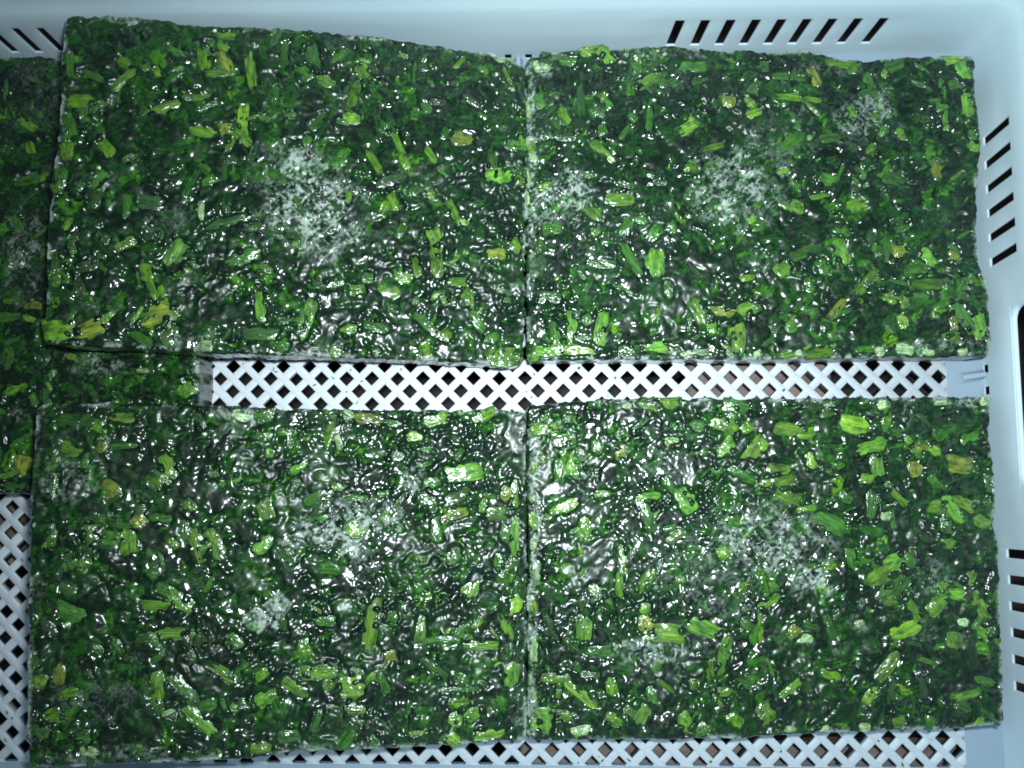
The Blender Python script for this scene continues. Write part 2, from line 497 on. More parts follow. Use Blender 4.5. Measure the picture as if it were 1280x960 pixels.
# ------------------------------------------------------------------ measured outlines, frost patches (one is painted glare) and stalks of each block (mm in the block's own frame)
BLOCK_DATA = {}
BLOCK_DATA['TL'] = dict(origin=[-0.1509, 0.179, 0.0251], tilt=0.172, thick=0.03,
 edges={'top': [[-136.6,104.8],[-103.9,107.3],[-57.1,104.2],[-6.6,105.9],[52.4,104.5],[92.6,101.0],[119.6,98.7],[133.6,94.3],[142.3,89.6]],'bottom': [[-137.8,-94.7],[-96.9,-95.7],[-52.0,-97.5],[-8.3,-98.5],[65.0,-99.4],[113.7,-101.4],[139.5,-101.9]],'left': [[-136.6,104.8],[-138.1,79.6],[-137.1,50.4],[-137.1,31.8],[-138.3,12.2],[-140.5,-14.4],[-140.2,-38.3],[-138.9,-80.7],[-137.8,-94.7]],'right': [[143.9,89.7],[143.2,3.3],[141.0,-101.9]]},
 frost=[(8.0,-0.4,27.5,27.5,1),(15.8,-27.4,22.5,12.5,0.8),(-13.8,18.6,15.0,12.5,0.5),(-70.9,-16.2,14.0,10.0,0.5),(-54.5,-90.9,12.5,5.0,0.8),(-140.8,-9.7,5.0,7.0,0.6),(-110.2,104.8,35.0,3.0,0.7),(-25.8,105.5,20.0,2.5,0.8),(42.4,103.7,20.0,3.0,0.9),(92.6,100.0,30.0,3.0,0.5),(-17.4,-23.8,12.5,10.0,0.5),(34.8,-21.7,7.0,6.0,0.8),(26.8,-98.3,120.0,2.0,0.4),(-115.7,-71.6,10.0,4.0,0.4)],
 prints=[],
 stems="-130.3,74,-29,12.6,7,g -119.7,68.9,-26,11.6,4.7,g -126.1,53.4,3,12.7,10.5,y -132.7,36.2,-79,15.1,7,g -132.5,21.9,-87,9.1,7,y -102.7,65.7,48,14,4.1,y -78.9,49.9,26,21.3,5.3,y -58,57.3,5,18.6,5.9,y -89.8,51.5,-76,10.7,5.3,g -55.5,79.1,-84,16.7,7,y -45.4,74.4,9,12.3,4.1,y -43.2,82.4,-55,11.1,8.2,b -28.3,79.2,-82,20.4,5.3,y -31.8,45.6,-88,13,5.9,Y -28.1,32.8,-36,16.8,5.9,y -40.6,38.6,3,7.1,7,b -38,33.2,-109,12.1,3.5,y -54.6,37.2,-11,13.5,5.9,y -109.4,23.1,-49,8.7,6.4,y -72.2,86.3,-22,10.8,4.7,g -17.3,65.5,-54,9.9,7,g -56.2,22.5,-101,9.6,5.9,d -113.8,4,-129,10.9,7,g -102.2,77.7,-44,7.9,5.9,y -10.8,10.8,-36,11.2,5.9,g -49.7,6.6,19,8,7,g -134.2,3.6,-25,9.5,5.9,g -115.3,48.8,-134,8.7,4.7,g 8.6,88.4,-77,12.2,7,g 38,80.6,-49,9.1,5.9,y 3.8,77.1,-49,9,7,g 17.5,73.8,-21,8.6,7,y 33.7,63.4,-106,15.4,5.3,y 32.5,51.2,3,7.4,7.6,Y 12.4,47.6,61,11.3,4.7,g 61.2,37.2,-67,12.7,4.1,y 47.6,24.4,-58,13.6,4.7,y 66,24.2,-55,8.4,4.1,y 82.8,28.7,-57,11.1,4.1,y 101.5,41.8,3,10.6,8.2,b 121.1,28.9,-77,11.1,6.4,g 125.8,18.8,14,12.3,9.4,G 126.3,94.6,-18,16.5,3.5,L 130.6,84.3,-55,8.6,2.9,y 56.4,11.2,24,16.3,5.9,d 80,10.5,-63,5.2,4.7,g 134.8,38.2,-5,8.4,7,g 78.1,86.4,13,7.2,4.7,d 6.5,34.2,66,5.3,4.7,g 54.1,46.4,-24,5.1,4.7,g -96.6,-33.3,27,10.5,5.3,y -67.2,-39.5,64,14,10.5,G -83.8,-50.9,-74,9.3,5.9,y -80.5,-60.3,-67,10.8,3.5,y -77.5,-75.9,22,15.7,10.5,b -113.6,-85.1,29,18.5,9.4,b -130.5,-86.1,-82,12.1,10.5,y -86.4,-88.9,-30,12.5,5.3,g -69.1,-87.9,64,11.3,8.2,g -17.8,-85,1,18.4,7,g -40.5,-17.9,16,23.6,5.3,g -54.2,-12.7,-88,10.3,4.1,L -18.3,-68.6,-84,14.8,5.3,G -22.9,-20,15,10.2,5.3,g -114.1,-6.8,-87,11.4,7,d -129,-23.9,-107,6,4.7,y -134.6,-56.5,30,6.9,5.9,g -83.3,-9.4,-3,10.7,9.4,d -30,-40.4,-158,17.3,7,g -49.3,-93.6,1,10.7,8.2,L -139.1,-48.9,-87,7.8,4.7,g -114.4,-46.9,30,11.8,5.9,d 86.4,-25,-73,12.2,7.6,y 86.5,-38,-84,14.2,7,y 65.4,-49.3,-12,9.4,6.4,y 74.5,-43.1,-75,9.6,4.7,y 38.4,-56,16,9.3,7,y 45.6,-50.5,-9,5.7,5.9,g 100.5,-50.5,14,10.8,5.9,y 106.4,-59.7,-37,7.4,8.2,y 93.7,-61.3,23,6.3,5.9,y 86.2,-59.7,28,7.8,3.5,y 60.2,-1.8,-59,9.4,6.4,y 81.5,5.8,-52,5.8,4.7,y 96.7,-5.5,-63,13.1,4.1,y 102.6,-12.4,-20,6.2,2.9,y 123.2,-31.9,2,9.4,7,b 136.2,-26.6,-55,8.5,7,y 9.3,-76.9,-106,18,6.4,G 50.6,-79.3,-14,12.8,5.9,g 52.2,-77.5,-52,11.4,5.9,g 81.2,-77.9,-41,17,4.7,g 93.3,-83.4,46,6.6,7,y 112.8,-75.9,-52,11.5,5.3,g 121,-86.8,-119,9.5,7,g 129.8,-96,-118,12.1,9.4,y 123.9,-96.7,-99,7.1,7,y 33.8,-82,25,8.5,5.3,y 19.4,-54.8,6,15.6,4.1,g 26.3,-95.3,-52,5.6,5.9,y -4,-91.4,-26,4.9,7,g 72.2,5.9,14,5.9,5.9,g 64.5,-19.4,60,6.9,4.7,g")
BLOCK_DATA['BL'] = dict(origin=[-0.1514, -0.05, 0.0251], tilt=0.172, thick=0.03,
 edges={'top': [[-140.7,98.7],[-117.0,101.3],[-41.4,100.0],[18.5,98.4],[142.0,99.4]],'bottom': [[-134.0,-101.7],[-65.0,-101.1],[-21.6,-100.6],[9.4,-98.3],[77.6,-98.3],[141.7,-96.1]],'left': [[-140.7,98.7],[-141.5,56.4],[-139.2,-10.3],[-136.6,-75.3],[-134.0,-101.7]],'right': [[143.0,99.4],[143.8,8.8],[142.7,-96.1]]},
 frost=[(31.6,28.6,25.0,14.0,1),(57.2,35.5,14.0,10.0,0.8),(2.0,14.9,7.5,7.0,0.7),(45.9,9.8,15.0,9.0,0.6),(-119.2,56.4,17.0,11.0,0.6),(-96.3,-68.0,25.0,16.0,0.4),(72.1,56.8,6.0,9.0,0.8),(-27.6,95.9,17.0,3.5,0.8),(-132.1,56.4,5.0,8.0,0.6),(-141.3,70.0,3.5,25.0,0.5),(-95.0,-96.0,30.0,5.0,0.6),(36.4,-96.7,30.0,3.0,0.5),(141.2,-84.6,5.0,15.0,0.6),(134.1,-38.2,6.0,40.0,0.35)],
 prints=[(-14.5, -24.1, 7.2), (-2.6, -15.7, 7.0), (-3.7, -27.0, 3.0), (48.9, 28.5, 6.5), (20.1, 24.9, 6), (37.5, 14.6, 6.5)],
 stems="-120.6,90,-67,15.1,7,g -95.1,92,-92,13,5.9,Y -104.1,86.4,-29,8.5,5.9,y -119.8,74,-15,11.7,7,y -103.6,75.1,-11,5.3,5.9,b -91.8,76.3,5,12.4,2.9,g -67.1,65.1,-62,12.2,7,y -73.4,54.8,-9,6.3,5.9,y -98.4,50.5,-35,9.1,9.4,b -50.4,23.2,-75,19.8,6.4,Y -55.8,26.4,-87,10.7,5.3,g -39.9,20.4,-60,13.6,7,y -106.5,26.2,-69,10.1,7,y -96.2,23.5,0,9.1,7,g -87.5,21.3,-87,12.7,8.2,y -82.3,20.2,-62,9.6,5.9,g -89.4,31.4,-13,13.8,4.7,g -81.5,32.7,-51,6.1,7,b -119.2,9.6,-72,7.7,9.4,g -110.8,10.5,-79,7.5,7,y -11.7,39.7,-80,12.1,9.4,y -12,19.7,49,11.2,7,G -69.5,35,0,10.3,4.7,g -54.2,41.4,-44,6.1,5.9,y -13.2,82.4,7,8.6,4.7,g -13.6,96.2,15,8.9,7,g -26.4,93.3,-6,8.6,5.9,L -62.3,20.1,-38,6.8,4.7,y 35.3,96.2,-30,6.5,7,L 29.8,79.4,-69,8.3,4.7,L 47.5,93.5,-8,14.6,5.9,b 75,82,-6,9.1,7,Y 88.5,95.1,11,11.6,7,Y 117.6,96,18,10.9,5.9,y 65.1,71.2,-18,7.1,4.7,g 104,61.3,7,17.2,9.4,G 85.4,55,7,9.1,5.9,g 98.5,45.5,28,14.1,6.4,g 100.2,37.2,13,13.9,5.9,b 84.4,43.9,-20,9.6,7,g 87.9,30,-81,15.7,5.3,g 19.3,47.3,30,15,5.9,g 30.6,52.8,-23,8.4,4.7,G 21.2,57.7,-33,8,4.7,g 21.6,41.8,49,13,4.7,d 126.9,36.5,0,12.6,7,G 135.5,48.9,-90,13.6,4.1,G 130.3,25.3,-95,11.2,5.9,g 135.5,19.7,-90,24.6,5.3,G 129.8,48.9,-44,6.4,7,b 41.5,28,0,10.9,8.2,y 101.7,71.4,63,7.6,2.9,g 98.7,12.2,15,8.1,8.2,g 62,89.7,-7,7.9,4.7,g -0,85.2,0,8.7,4.1,g 80.8,66.2,9,6.8,3.5,g 125.8,7.5,-82,9,5.9,g 41.1,46.1,-5,11,3.5,g 1.8,13.1,45,6,7,g -116.4,-18.1,-21,12,8.2,g -64.9,-4.9,-21,9,7,g -56.4,-11.3,-48,12.9,8.2,G -68.1,-14.8,0,17.4,5.9,y -60.8,-30.1,1,22.5,7,y -75.5,-33.4,-1,7.1,5.9,g -67.4,-58.9,-82,11.4,7,y -53.1,-60.8,-52,15.9,7,g -45.8,-78,-47,18.8,7,G -68.5,-68.6,-62,9.4,5.9,g -61.3,-73.4,25,6.6,3.5,L -40.4,-71,17,9.6,7,g -33.3,-52.6,-31,14.8,5.9,y -10.9,-54.2,45,7.2,5.3,y -8,-66.8,34,12.4,8.2,G -22.4,-71,-1,8.3,7,g -120.7,-51.2,-93,9.1,5.9,b -123.1,-73.4,5,7.8,7,y -114.3,-72.2,54,9.6,4.7,g -115.7,-62.5,19,8.2,5.9,y -131.3,-55,-32,6,8.2,Y -106.7,-86.5,12,8,7,g -26.2,-33.9,-53,9.2,5.9,g -11.3,-97.7,3,10.4,5.9,Y -102.9,-93.2,-8,9,7,L -118.6,-4.1,-21,8.8,5.9,g -130.9,-82.2,-79,7.2,7,g -50.1,-43.3,-62,4.8,4.7,g 51.1,-28.5,-98,26,7.6,Y 80.1,-29.6,-94,11.9,5.9,G 86.3,-37.9,4,19.9,4.1,g 110.6,-5.6,-121,12.8,8.2,y 129.3,-29.5,-68,15.4,7,y 136.1,-16.5,-96,10,8.2,Y 116.4,-41.3,-4,18,5.3,y 134.3,-59.1,-90,11.9,8.2,G 18.9,-53.8,1,18.1,7,y 27,-60.4,-67,5.8,5.9,y 39.8,-60.2,-1,10.7,12.9,Y 7.4,-61.9,-33,14.1,5.9,y 24.6,-25.3,5,9.7,5.9,g 12.7,-39.4,-74,8.8,6.4,y 57.6,-61.3,-60,11.2,5.3,g 44.4,-74.6,3,10.7,5.9,y 62.5,-23.9,-77,5.5,5.9,g 99.9,-82.8,-11,6.7,7,y 110.9,-80.5,31,7.8,7,y 88.1,-53.5,-39,15.8,4.7,g 103.7,-65.8,1,18.8,2.3,g 101.6,-96.1,-38,7.1,5.9,Y 126.5,-96,5,15.7,5.3,Y 19.1,-18,-35,6.7,1.6,Y 123.6,-34.4,-52,5.6,1.6,Y 78,-89.7,2,6.5,1.8,Y 102.3,-32.3,-136,7.7,3.5,g 128.7,-3.1,-67,6,5.9,g 134.3,-7.1,-90,6.6,7,g 5.5,-90,-7,10.6,7,g 62.3,-47.5,-73,7.9,7,b 114,-27.1,50,7,3.5,y 104.2,-58.8,-19,7.1,5.9,g 55.8,-51.6,5,8.7,3.5,g")
BLOCK_DATA['TR'] = dict(origin=[0.138, 0.177, 0.0], tilt=0, thick=0.03,
 edges={'top': [[-142.0,98.6],[-121.5,103.2],[-101.0,107.3],[-85.7,105.0],[-49.9,106.1],[-19.5,103.1],[31.2,102.0],[71.3,94.6],[96.5,97.5],[140.2,97.0]],'bottom': [[-141.8,-96.3],[0.2,-96.3],[140.7,-94.8]],'left': [[-143.0,98.6],[-144.2,5.4],[-143.3,-96.3]],'right': [[140.2,97.0],[141.3,70.6],[142.6,39.3],[138.6,21.2],[136.6,-17.1],[137.5,-37.4],[142.2,-57.5],[140.7,-94.8]]},
 frost=[(-119.5,10.4,18.0,12.0,1),(-132.1,-0.9,12.5,9.0,0.7),(-11.7,12.1,27.5,25.0,0.85),(-26.3,27.8,15.0,15.0,0.5),(11.4,32.7,22.5,25.0,0.45),(69.8,58.2,20.0,15.0,0.7),(50.9,90.1,17.5,6.0,0.5),(-60.2,103.6,35.0,6.0,0.5),(-140.1,31.4,3.5,75.0,0.9),(-131.3,92.1,8.0,6.0,0.9),(107.6,-88.2,22.5,5.0,0.7),(1.9,-36.6,20.0,9.0,0.4),(-97.2,-20.7,60.0,20.0,0.25),(5.1,-95.3,140.0,2.0,0.4),(138.8,89.1,10.0,6.0,0.5),(-60.5,83.3,20.0,10.0,0.35)],
 prints=[(-19.5, -1.7, 6)],
 stems="-142,64.1,-86,11.2,3.5,L -142,41.8,-88,8.6,4,Y -142.5,7,-90,9.7,3.3,L -133.9,95.2,5,12,9.4,L -120.7,97.5,-13,17.2,5.9,g -108.9,76.2,-90,23.6,5.3,g -92.5,100.3,-52,9.6,7,y -102.1,103.6,5,10.9,5.9,Y -37.2,93.5,0,14.3,8.2,g -64.1,83.8,29,15.1,6.4,y -51.6,83,20,10.2,5.9,g -72.3,92,-47,8.6,4.7,g -93.5,68.5,-53,7.8,7,g -98.3,62.4,-10,7.2,5.9,g -119.1,60.1,-67,9.4,5.9,y -93.8,35.3,-43,16.2,5.3,y -42.2,52.6,24,11.8,9.4,Y -24.8,38.3,18,11.3,4.7,y -83.6,5.3,0,14.1,7,y -38,26.8,-82,7.4,5.9,y -75.2,58.5,-46,5.1,4.7,g -0.7,68.2,-51,6.4,4.7,y 1.7,61.4,23,9.1,5.9,Y -0.3,75,-47,5.1,5.9,g -131.8,13.6,9,7.2,5.3,y -15.2,68.4,0,7.1,7,b -100.7,-4.2,-51,9.3,7,y -96,51.3,-69,6.6,5.9,g -138.9,32,14,4.9,4.7,L -141.3,21,-83,11.1,3.5,L -134,70.8,-72,7.8,7,g 9.4,91.7,-82,7.5,5.9,g 39.3,84.5,-63,9.8,5.3,b 30.6,70.7,-5,21.2,4.1,y 36.8,64.1,-43,10.9,2.9,y 60.5,98.3,-6,17.8,5.3,y 73.3,80.4,-77,8.9,5.9,g 89.1,90.8,21,12.9,6.4,g 129.8,94.1,0,12.9,5.9,Y 133.6,87.2,-64,9.7,7,G 135.4,65.6,-87,12.3,7,G 127.2,78,0,9.4,5.9,g 22.8,84.7,-4,16.6,4.1,g 50.8,43.8,4,14.1,6.4,g 77.1,58.2,-15,4.8,4.1,y 93,46.4,-47,6.6,5.9,y 82,48.4,-19,3.7,5.9,g 62.6,60.8,-81,6.2,5.3,y 113.6,25.6,-79,14.8,6.4,b 126,19.4,38,7.7,1.8,y 43.4,16.5,-13,10.7,8.2,g 84.2,17.9,-16,13.2,7,g 62.6,1.2,6,10.5,8.2,y 25.3,-0.9,-24,8.8,8.2,y 17.9,22.7,21,6.4,3.5,y 72.8,37.5,36,6,4.7,y 138.6,38.7,0,5.8,7,G 140.7,46,-67,5.3,4.7,g 66.2,20.5,-54,7.5,4.7,g 23.1,40.4,39,17.1,7,g 119,65.2,-48,5,7,g -127.2,-12,-7,9.5,7,g -101.3,-4.9,-42,12.6,7,y -80.9,-13.5,66,9.1,5.9,g -75,-8.7,4,12.9,4.7,g -76.5,-34.5,-61,21.7,4.7,g -62.8,-17.2,60,9.7,7,g -63.1,-33.9,-90,15.5,10.5,G -96.4,-36.1,-4,15.2,5.3,g -114.7,-74.6,-90,14.1,5.9,G -96.2,-77.6,-98,17.8,8.2,G -99.1,-78.2,-97,9.5,4.7,g -62.8,-88.3,3,20.8,7,G -36.5,-66.1,-62,12,7,y -23.8,-66.7,0,15,6.4,b -8.1,-64.5,18,14.7,7,y -14.3,-81.4,-91,15.2,9.4,Y -29.2,-76.1,0,4.6,7,y -129.2,-56.8,0,10.5,7,g -131.6,-91,8,15.2,7,G -114.9,-94.5,-8,16.3,5.9,Y -85.4,-96.4,6,10.5,5.9,g -54.3,-94.7,0,5.8,5.3,g -39.9,-91.9,3,16.2,4.7,L -126.4,-78.6,-77,10.8,5.9,g -105.4,-71.7,13,4.8,5.9,g -54.7,-50.6,-83,8.4,5.9,g -6.5,-45,9,7.1,3.5,y -134.9,-23.3,-99,7.3,4.7,g -52.2,-13.1,-65,5.3,5.9,g -0.9,-95.5,13,4.8,5.9,L 52.7,-28.7,-72,13.7,7,G 80.5,-27.7,-92,15.5,5.3,g 87.4,-27.1,-74,7.4,7,b 97.8,-39.1,0,12.6,6.4,g 101.3,-49.4,1,18.4,7,y 98.1,-57.3,6,10.4,4.7,g 67.4,-50.1,44,15.1,7,y 72.8,-44.8,-47,6.5,5.9,g 80.9,-58.4,-24,8.6,7,y 89.9,-60.2,-83,7.1,5.9,y 87.6,-73.7,-76,8.4,7,Y 126.4,-52.2,66,12.8,5.9,g 106.2,-32,-60,10.9,5.9,G 15.4,-39.8,33,8.5,8.2,G 41.4,-39.3,-69,8.9,5.9,g 31.8,-49.9,-84,8.3,5.3,g 49.1,-64.7,52,11.8,5.3,b 128.6,-75,-57,23.5,6.4,g 120.1,-74.4,-85,9.4,5.9,b 138.9,-78.6,-80,13,8.2,G 116.2,-83.7,15,8.4,7,y 64.1,-90.5,0,9.1,4.7,g 73.7,-91.7,0,5.7,7,L 38.2,-95.6,5,12.6,4.7,y 91.3,-92.3,-5,13.6,9.4,L 106,-94.7,-7,9.1,4.7,L 125.9,-93.6,11,5.8,4.7,L 24.5,-95.6,18,3.7,4.7,L 1.1,-12.2,18,7.4,5.9,g 30.8,-28.6,22,15.3,5.9,g 20,-76.3,-46,6.5,5.9,g 44.4,-81.7,-80,5.9,5.9,g -1.5,-63.9,-14,4.7,5.9,g 121.1,-32.7,-32,6.6,4.7,b 53.2,-16.2,0,9.3,5.9,g")
BLOCK_DATA['BR'] = dict(origin=[0.135, -0.044, 0.0], tilt=0, thick=0.03,
 edges={'top': [[-139.9,96.4],[-90.3,100.2],[-46.2,100.6],[2.5,100.5],[141.8,101.7]],'bottom': [[-139.8,-102.7],[-45.5,-101.6],[-3.2,-100.0],[66.9,-96.0],[114.9,-94.8],[139.6,-91.9]],'left': [[-140.4,96.4],[-140.1,2.8],[-140.7,-102.7]],'right': [[141.8,101.7],[141.1,70.1],[142.8,41.2],[140.1,26.9],[142.7,12.7],[141.0,-24.8],[140.9,-52.6],[139.6,-91.9]]},
 frost=[(-135.6,41.2,4.0,45.0,0.85),(-135.7,-6.7,4.0,17.0,1),(-136.8,-44.4,3.0,60.0,0.7),(4.8,12.6,35.0,20.0,0.8),(28.9,-8.7,12.0,10.0,1),(-29.0,3.0,45.0,25.0,0.45),(-68.2,-49.7,27.5,7.0,0.8),(-54.3,60.6,13.0,15.0,0.45),(101.4,-8.5,13.0,11.0,0.6),(92.9,-38.9,10.0,7.0,0.4),(57.8,-34.4,7.0,5.0,0.5),(-98.3,31.6,25.0,20.0,0.25),(128.2,99.2,12.5,4.0,0.8),(26.8,99.5,100.0,2.5,0.35),(91.9,-59.7,5.0,7.0,0.5),(-24.8,-20.6,20.0,10.0,0.5),(77.5,97.9,6.0,5.0,0.7)],  # the faintest patch paints in a glare of the ice film, left of centre
 prints=[(16.6, 7.8, 6)],
 stems="-135.8,61.7,-86,10.3,4.7,L -136.2,26.5,-85,10.2,4.2,Y -136.2,11.3,-94,6.7,4.7,L -137.1,-22.3,-81,7.8,4.2,Y -137.6,-66.7,-84,6.5,3.5,L -138,-94.3,-85,5.4,4,Y -128.2,82.8,9,14,5.9,Y -116.2,75.4,-5,12.6,8.2,g -112.9,62.2,-95,13.7,7,y -116.5,35,24,16.3,7,Y -105.8,20.3,-90,11.2,7,y -69.4,33.9,-64,20,5.9,g -42.7,38.9,-61,11.5,9.4,G -55.3,98.8,0,12.6,5.9,Y -82,67.9,-81,6.9,7,b -51.7,74.1,-9,6.9,4.7,y -21.3,84.4,-13,15.1,7,y -11.3,96.4,-11,11.6,7,g -14.9,89,-69,6.1,5.9,g -19.9,70.1,36,11.5,7,G -4.7,65.5,50,20.5,7,Y -10.1,54.2,-31,13,4.7,g -17.6,26,0,9,6.4,g -6,82.1,36,5.8,5.9,y -96.2,71.9,-51,7.3,7,g -51.1,17,33,12.3,4.7,y -52.8,46.8,-55,9.7,4.7,g -81.6,98.9,0,5.7,4.7,L -82.8,3.6,-85,13.4,4.7,y -21.7,7.6,-74,5.8,7,y -35,83.8,-31,6.6,5.9,g -113.3,88.6,0,6.9,4.7,g -135.8,38.9,-78,5.8,5.9,L -120.3,57.1,-90,10.2,4.7,g -134.8,-4.8,-90,16.7,7,L -101.9,15.3,-149,6.6,3.5,g 19.5,81.5,-10,12.6,7.6,Y 30.8,80.3,12,10.5,7,y 59.3,84.3,-13,15,9.4,Y 78.6,85.9,-22,6,5.9,y 68.4,71.7,13,14.1,8.2,G 72.2,55.3,-84,15.9,7,G 68,36.2,-92,13.5,5.9,g 75.6,29.4,0,6.7,5.9,L 82.3,43.5,-52,15.6,4.1,y 31.4,62.7,-68,8.5,5.9,Y 14.3,57.6,0,12.4,6.4,Y 11.8,49.7,8,14.9,4.7,Y 16.5,40.1,-22,14.5,7,y 28.7,33.9,7,9.1,3.5,y 41.9,26.6,-30,15.3,9.4,g 51.9,39.5,-39,7.1,5.9,g 95.3,57.5,-65,7.4,8.2,b 107.2,48.5,-50,11.6,4.7,g 115.5,35.1,-59,18.2,5.9,G 106.6,35.6,-8,7.8,8.2,y 123.4,36.7,-29,11.2,5.9,Y 135.1,26.7,-23,8.3,7,y 128.3,76.7,26,10.3,5.9,g 122.3,59.2,-5,12.3,10.5,b 98.2,70.5,-8,7.9,5.3,b 106,68.8,-22,6,4.7,Y 111.7,25.6,-86,10,5.9,g 112.2,13.9,-39,6.9,5.9,y 55,4.4,-73,10.4,5.9,g 76.6,0.5,30,13.2,7,G 90,2.2,-76,8,5.9,g 40.9,-0.6,0,6.7,5.3,y 4,72.9,-37,5.6,7,y 46.3,99.2,11,5.8,4.7,L 78,98.5,21,6.2,7,L 113.1,99.6,0,7.9,4.7,L 138.4,98.4,-27,4.9,7,L 65.3,51.9,0,6.7,5.3,y 136.8,37.9,18,3.6,4.7,g 140.8,49.6,-87,11.2,4.7,g 91.1,75.1,-58,4,3.5,y -96.6,-17.8,-51,12.6,7,G -106,-37.6,-93,12.1,8.2,G -135.8,-50.9,-88,16.4,6.4,L -69.8,-25.4,-79,5.6,5.9,y -69.3,-33.7,0,6.7,8.2,b -57.1,-38,-6,17.9,11.7,Y -34.3,-37.9,-24,15.7,8.8,G -22.9,-52.6,-104,19.1,5.9,G -31.7,-60.8,-88,10.8,4.1,y -3.7,-38.4,-91,14.2,7,g -9.2,-35.1,-36,5.4,4.7,g -98.6,-51.3,0,13.4,5.9,g -124.4,-66.6,0,13.4,5.3,y -108.8,-75.2,-39,20.1,5.3,Y -131.1,-91,-6,8.9,12.9,G -112.9,-100,10,12.4,7,L -89.3,-71.4,-82,7.6,7,y -87.9,-90.8,-19,9.4,7,y -70.7,-87.4,59,11.2,8.2,G -66.1,-76.6,-66,8.2,4.7,g -47,-91.1,-63,9.5,7,y -41.1,-70,-91,5.4,4.7,y -22.9,-74.8,0,7.7,5.9,y -7.9,-68.3,0,6.6,7,g -14.9,-19.8,-106,12.7,5.3,g -10.3,-13.4,-104,5.1,5.9,y -84.1,-10,-94,16.7,4.7,y -68.9,-9.4,52,11.2,5.9,y -47.1,-8.3,0,5.6,4.1,y -117.3,-88.2,-75,4.4,5.9,y -136.7,-75.9,-73,7.9,3.5,L -106.6,-3.9,-127,5.6,3.5,g -37.2,-94.8,-144,5.5,5.9,y -79.5,-85.6,-25,6.1,5.9,y 74.1,-4.7,29,18.2,8.2,Y 79.3,-12.9,41,18.4,8.2,g 80.8,-17.9,19,13.1,7,y 89.8,-25.5,-52,13.7,5.9,G 86,-37,25,17.5,8.2,Y 104.3,-22.7,46,13.6,7,y 117.8,-16.7,0,13.2,5.9,G 128.5,-22.7,-63,13.4,5.9,Y 124.9,-7.9,-93,6.6,5.3,y 112.7,-42.9,-85,8.7,9.4,y 128.8,-38.5,-34,7.7,4.7,y 39.6,-35.5,-69,11.6,4.7,g 24.4,-42.7,6,10.1,5.9,L 18,-70.8,38,15.8,4.7,y 39.7,-63.7,-13,9,4.7,y 71.1,-61.4,49,19.8,6.4,Y 62.9,-75.5,48,8.7,5.9,Y 1,-86.5,-64,7.1,9.4,y 78.6,-90.4,0,7.6,7,y 128.9,-67.1,-18,10.2,5.3,g 118.1,-75.7,13,13.7,4.7,y 4.6,-21.4,30,13.1,5.3,y -1.2,-38.4,-89,16.4,3.5,y 115.6,-81.1,153,7.1,4.7,g 97.1,-91.9,-10,5.5,7,g 35.7,-97.5,11,5.6,3.5,L 15.4,-99.3,0,6.6,4.7,L 59.3,-95.3,-8,6.6,5.9,L 58,-33.8,30,6.5,5.9,L 118.1,-33.1,0,6.6,5.9,L 18.5,-38.9,-26,4.9,7,b 107.6,-12.3,-106,4.6,5.9,y")
BLOCK_DATA['UN'] = dict(origin=[-0.306, 0.138, 0.0], tilt=0, thick=0.0345,
 edges={'top': [[-98,139],[-40,141],[0,140],[96,138]],'bottom': [[-97,-139],[0,-140],[97,-139]],'left': [[-98,139],[-97,-139]],'right': [[96,138],[97,0],[97,-139]]},
 frost=[(34.0,-59.5,16.0,7.0,0.7),(-15.4,14.3,12.5,30.0,0.6),(-13.6,119.2,20.0,30.0,0.35),(99.4,-72.2,2.5,20.0,0.9),(-14.4,-91.8,7.0,6.0,0.6),(18.7,45.1,25.0,40.0,0.3)],
 prints=[],
 stems="-18.9,-29.9,0,18.4,5.3,g -7.1,-22.3,0,9.2,4.5,b 4,-78.5,-90,12,6,g -15.5,-74.7,23,11.3,4.5,y 90.1,-74.9,31,8.6,9.1,G 64.1,-63.6,0,7.5,3.8,L 18.3,-55.1,-18,4.9,3.8,y -22,-55,-86,10.6,6,g -9.1,-121.7,-105,9.2,9.1,b -12,-134.9,0,10.5,4.5,g -18.8,95.8,-33,10.5,4.7,y -15.1,79.3,-65,7.9,6.1,y -14,60.1,11,14,6.8,g -22,30.5,-68,9.1,6.1,g -29.4,27,-43,6.1,6.8,g")
# ------------------------------------------------------------------ frozen spinach
STEP = 0.70      # mm between surface vertices

def blur(z, k=1):
    for _ in range(k):
        p = np.pad(z, 1, mode='edge')
        z = (p[:-2, 1:-1]+p[2:, 1:-1]+p[1:-1, :-2]+p[1:-1, 2:]+2*p[1:-1, 1:-1])/6
    return z

def value_noise(rng, shape, cell, octaves=3, gain=0.5):
    """smooth noise on a grid, roughly -1..1; cell in vertices"""
    out = np.zeros(shape); amp = 1.0; tot = 0
    for o in range(octaves):
        c = max(cell/2**o, 1.01)
        gn = (int(shape[0]/c)+3, int(shape[1]/c)+3)
        gr = rng.uniform(-1, 1, gn)
        yi, xi = np.arange(shape[0])/c, np.arange(shape[1])/c
        y0, x0 = yi.astype(int), xi.astype(int)
        fy, fx = yi-y0, xi-x0
        fy, fx = (fy*fy*(3-2*fy))[:, None], (fx*fx*(3-2*fx))[None, :]
        a = gr[y0][:, x0]; b = gr[y0][:, x0+1]; c2 = gr[y0+1][:, x0]; d = gr[y0+1][:, x0+1]
        out += amp*((a*(1-fx)+b*fx)*(1-fy)+(c2*(1-fx)+d*fx)*fy)
        tot += amp; amp *= gain
    return out/tot

def resample(poly, n):
    p = np.array(poly, float)
    d = np.r_[0, np.cumsum(np.hypot(*np.diff(p, axis=0).T))]
    t = np.linspace(0, d[-1], n)
    return np.stack([np.interp(t, d, p[:, 0]), np.interp(t, d, p[:, 1])], 1)

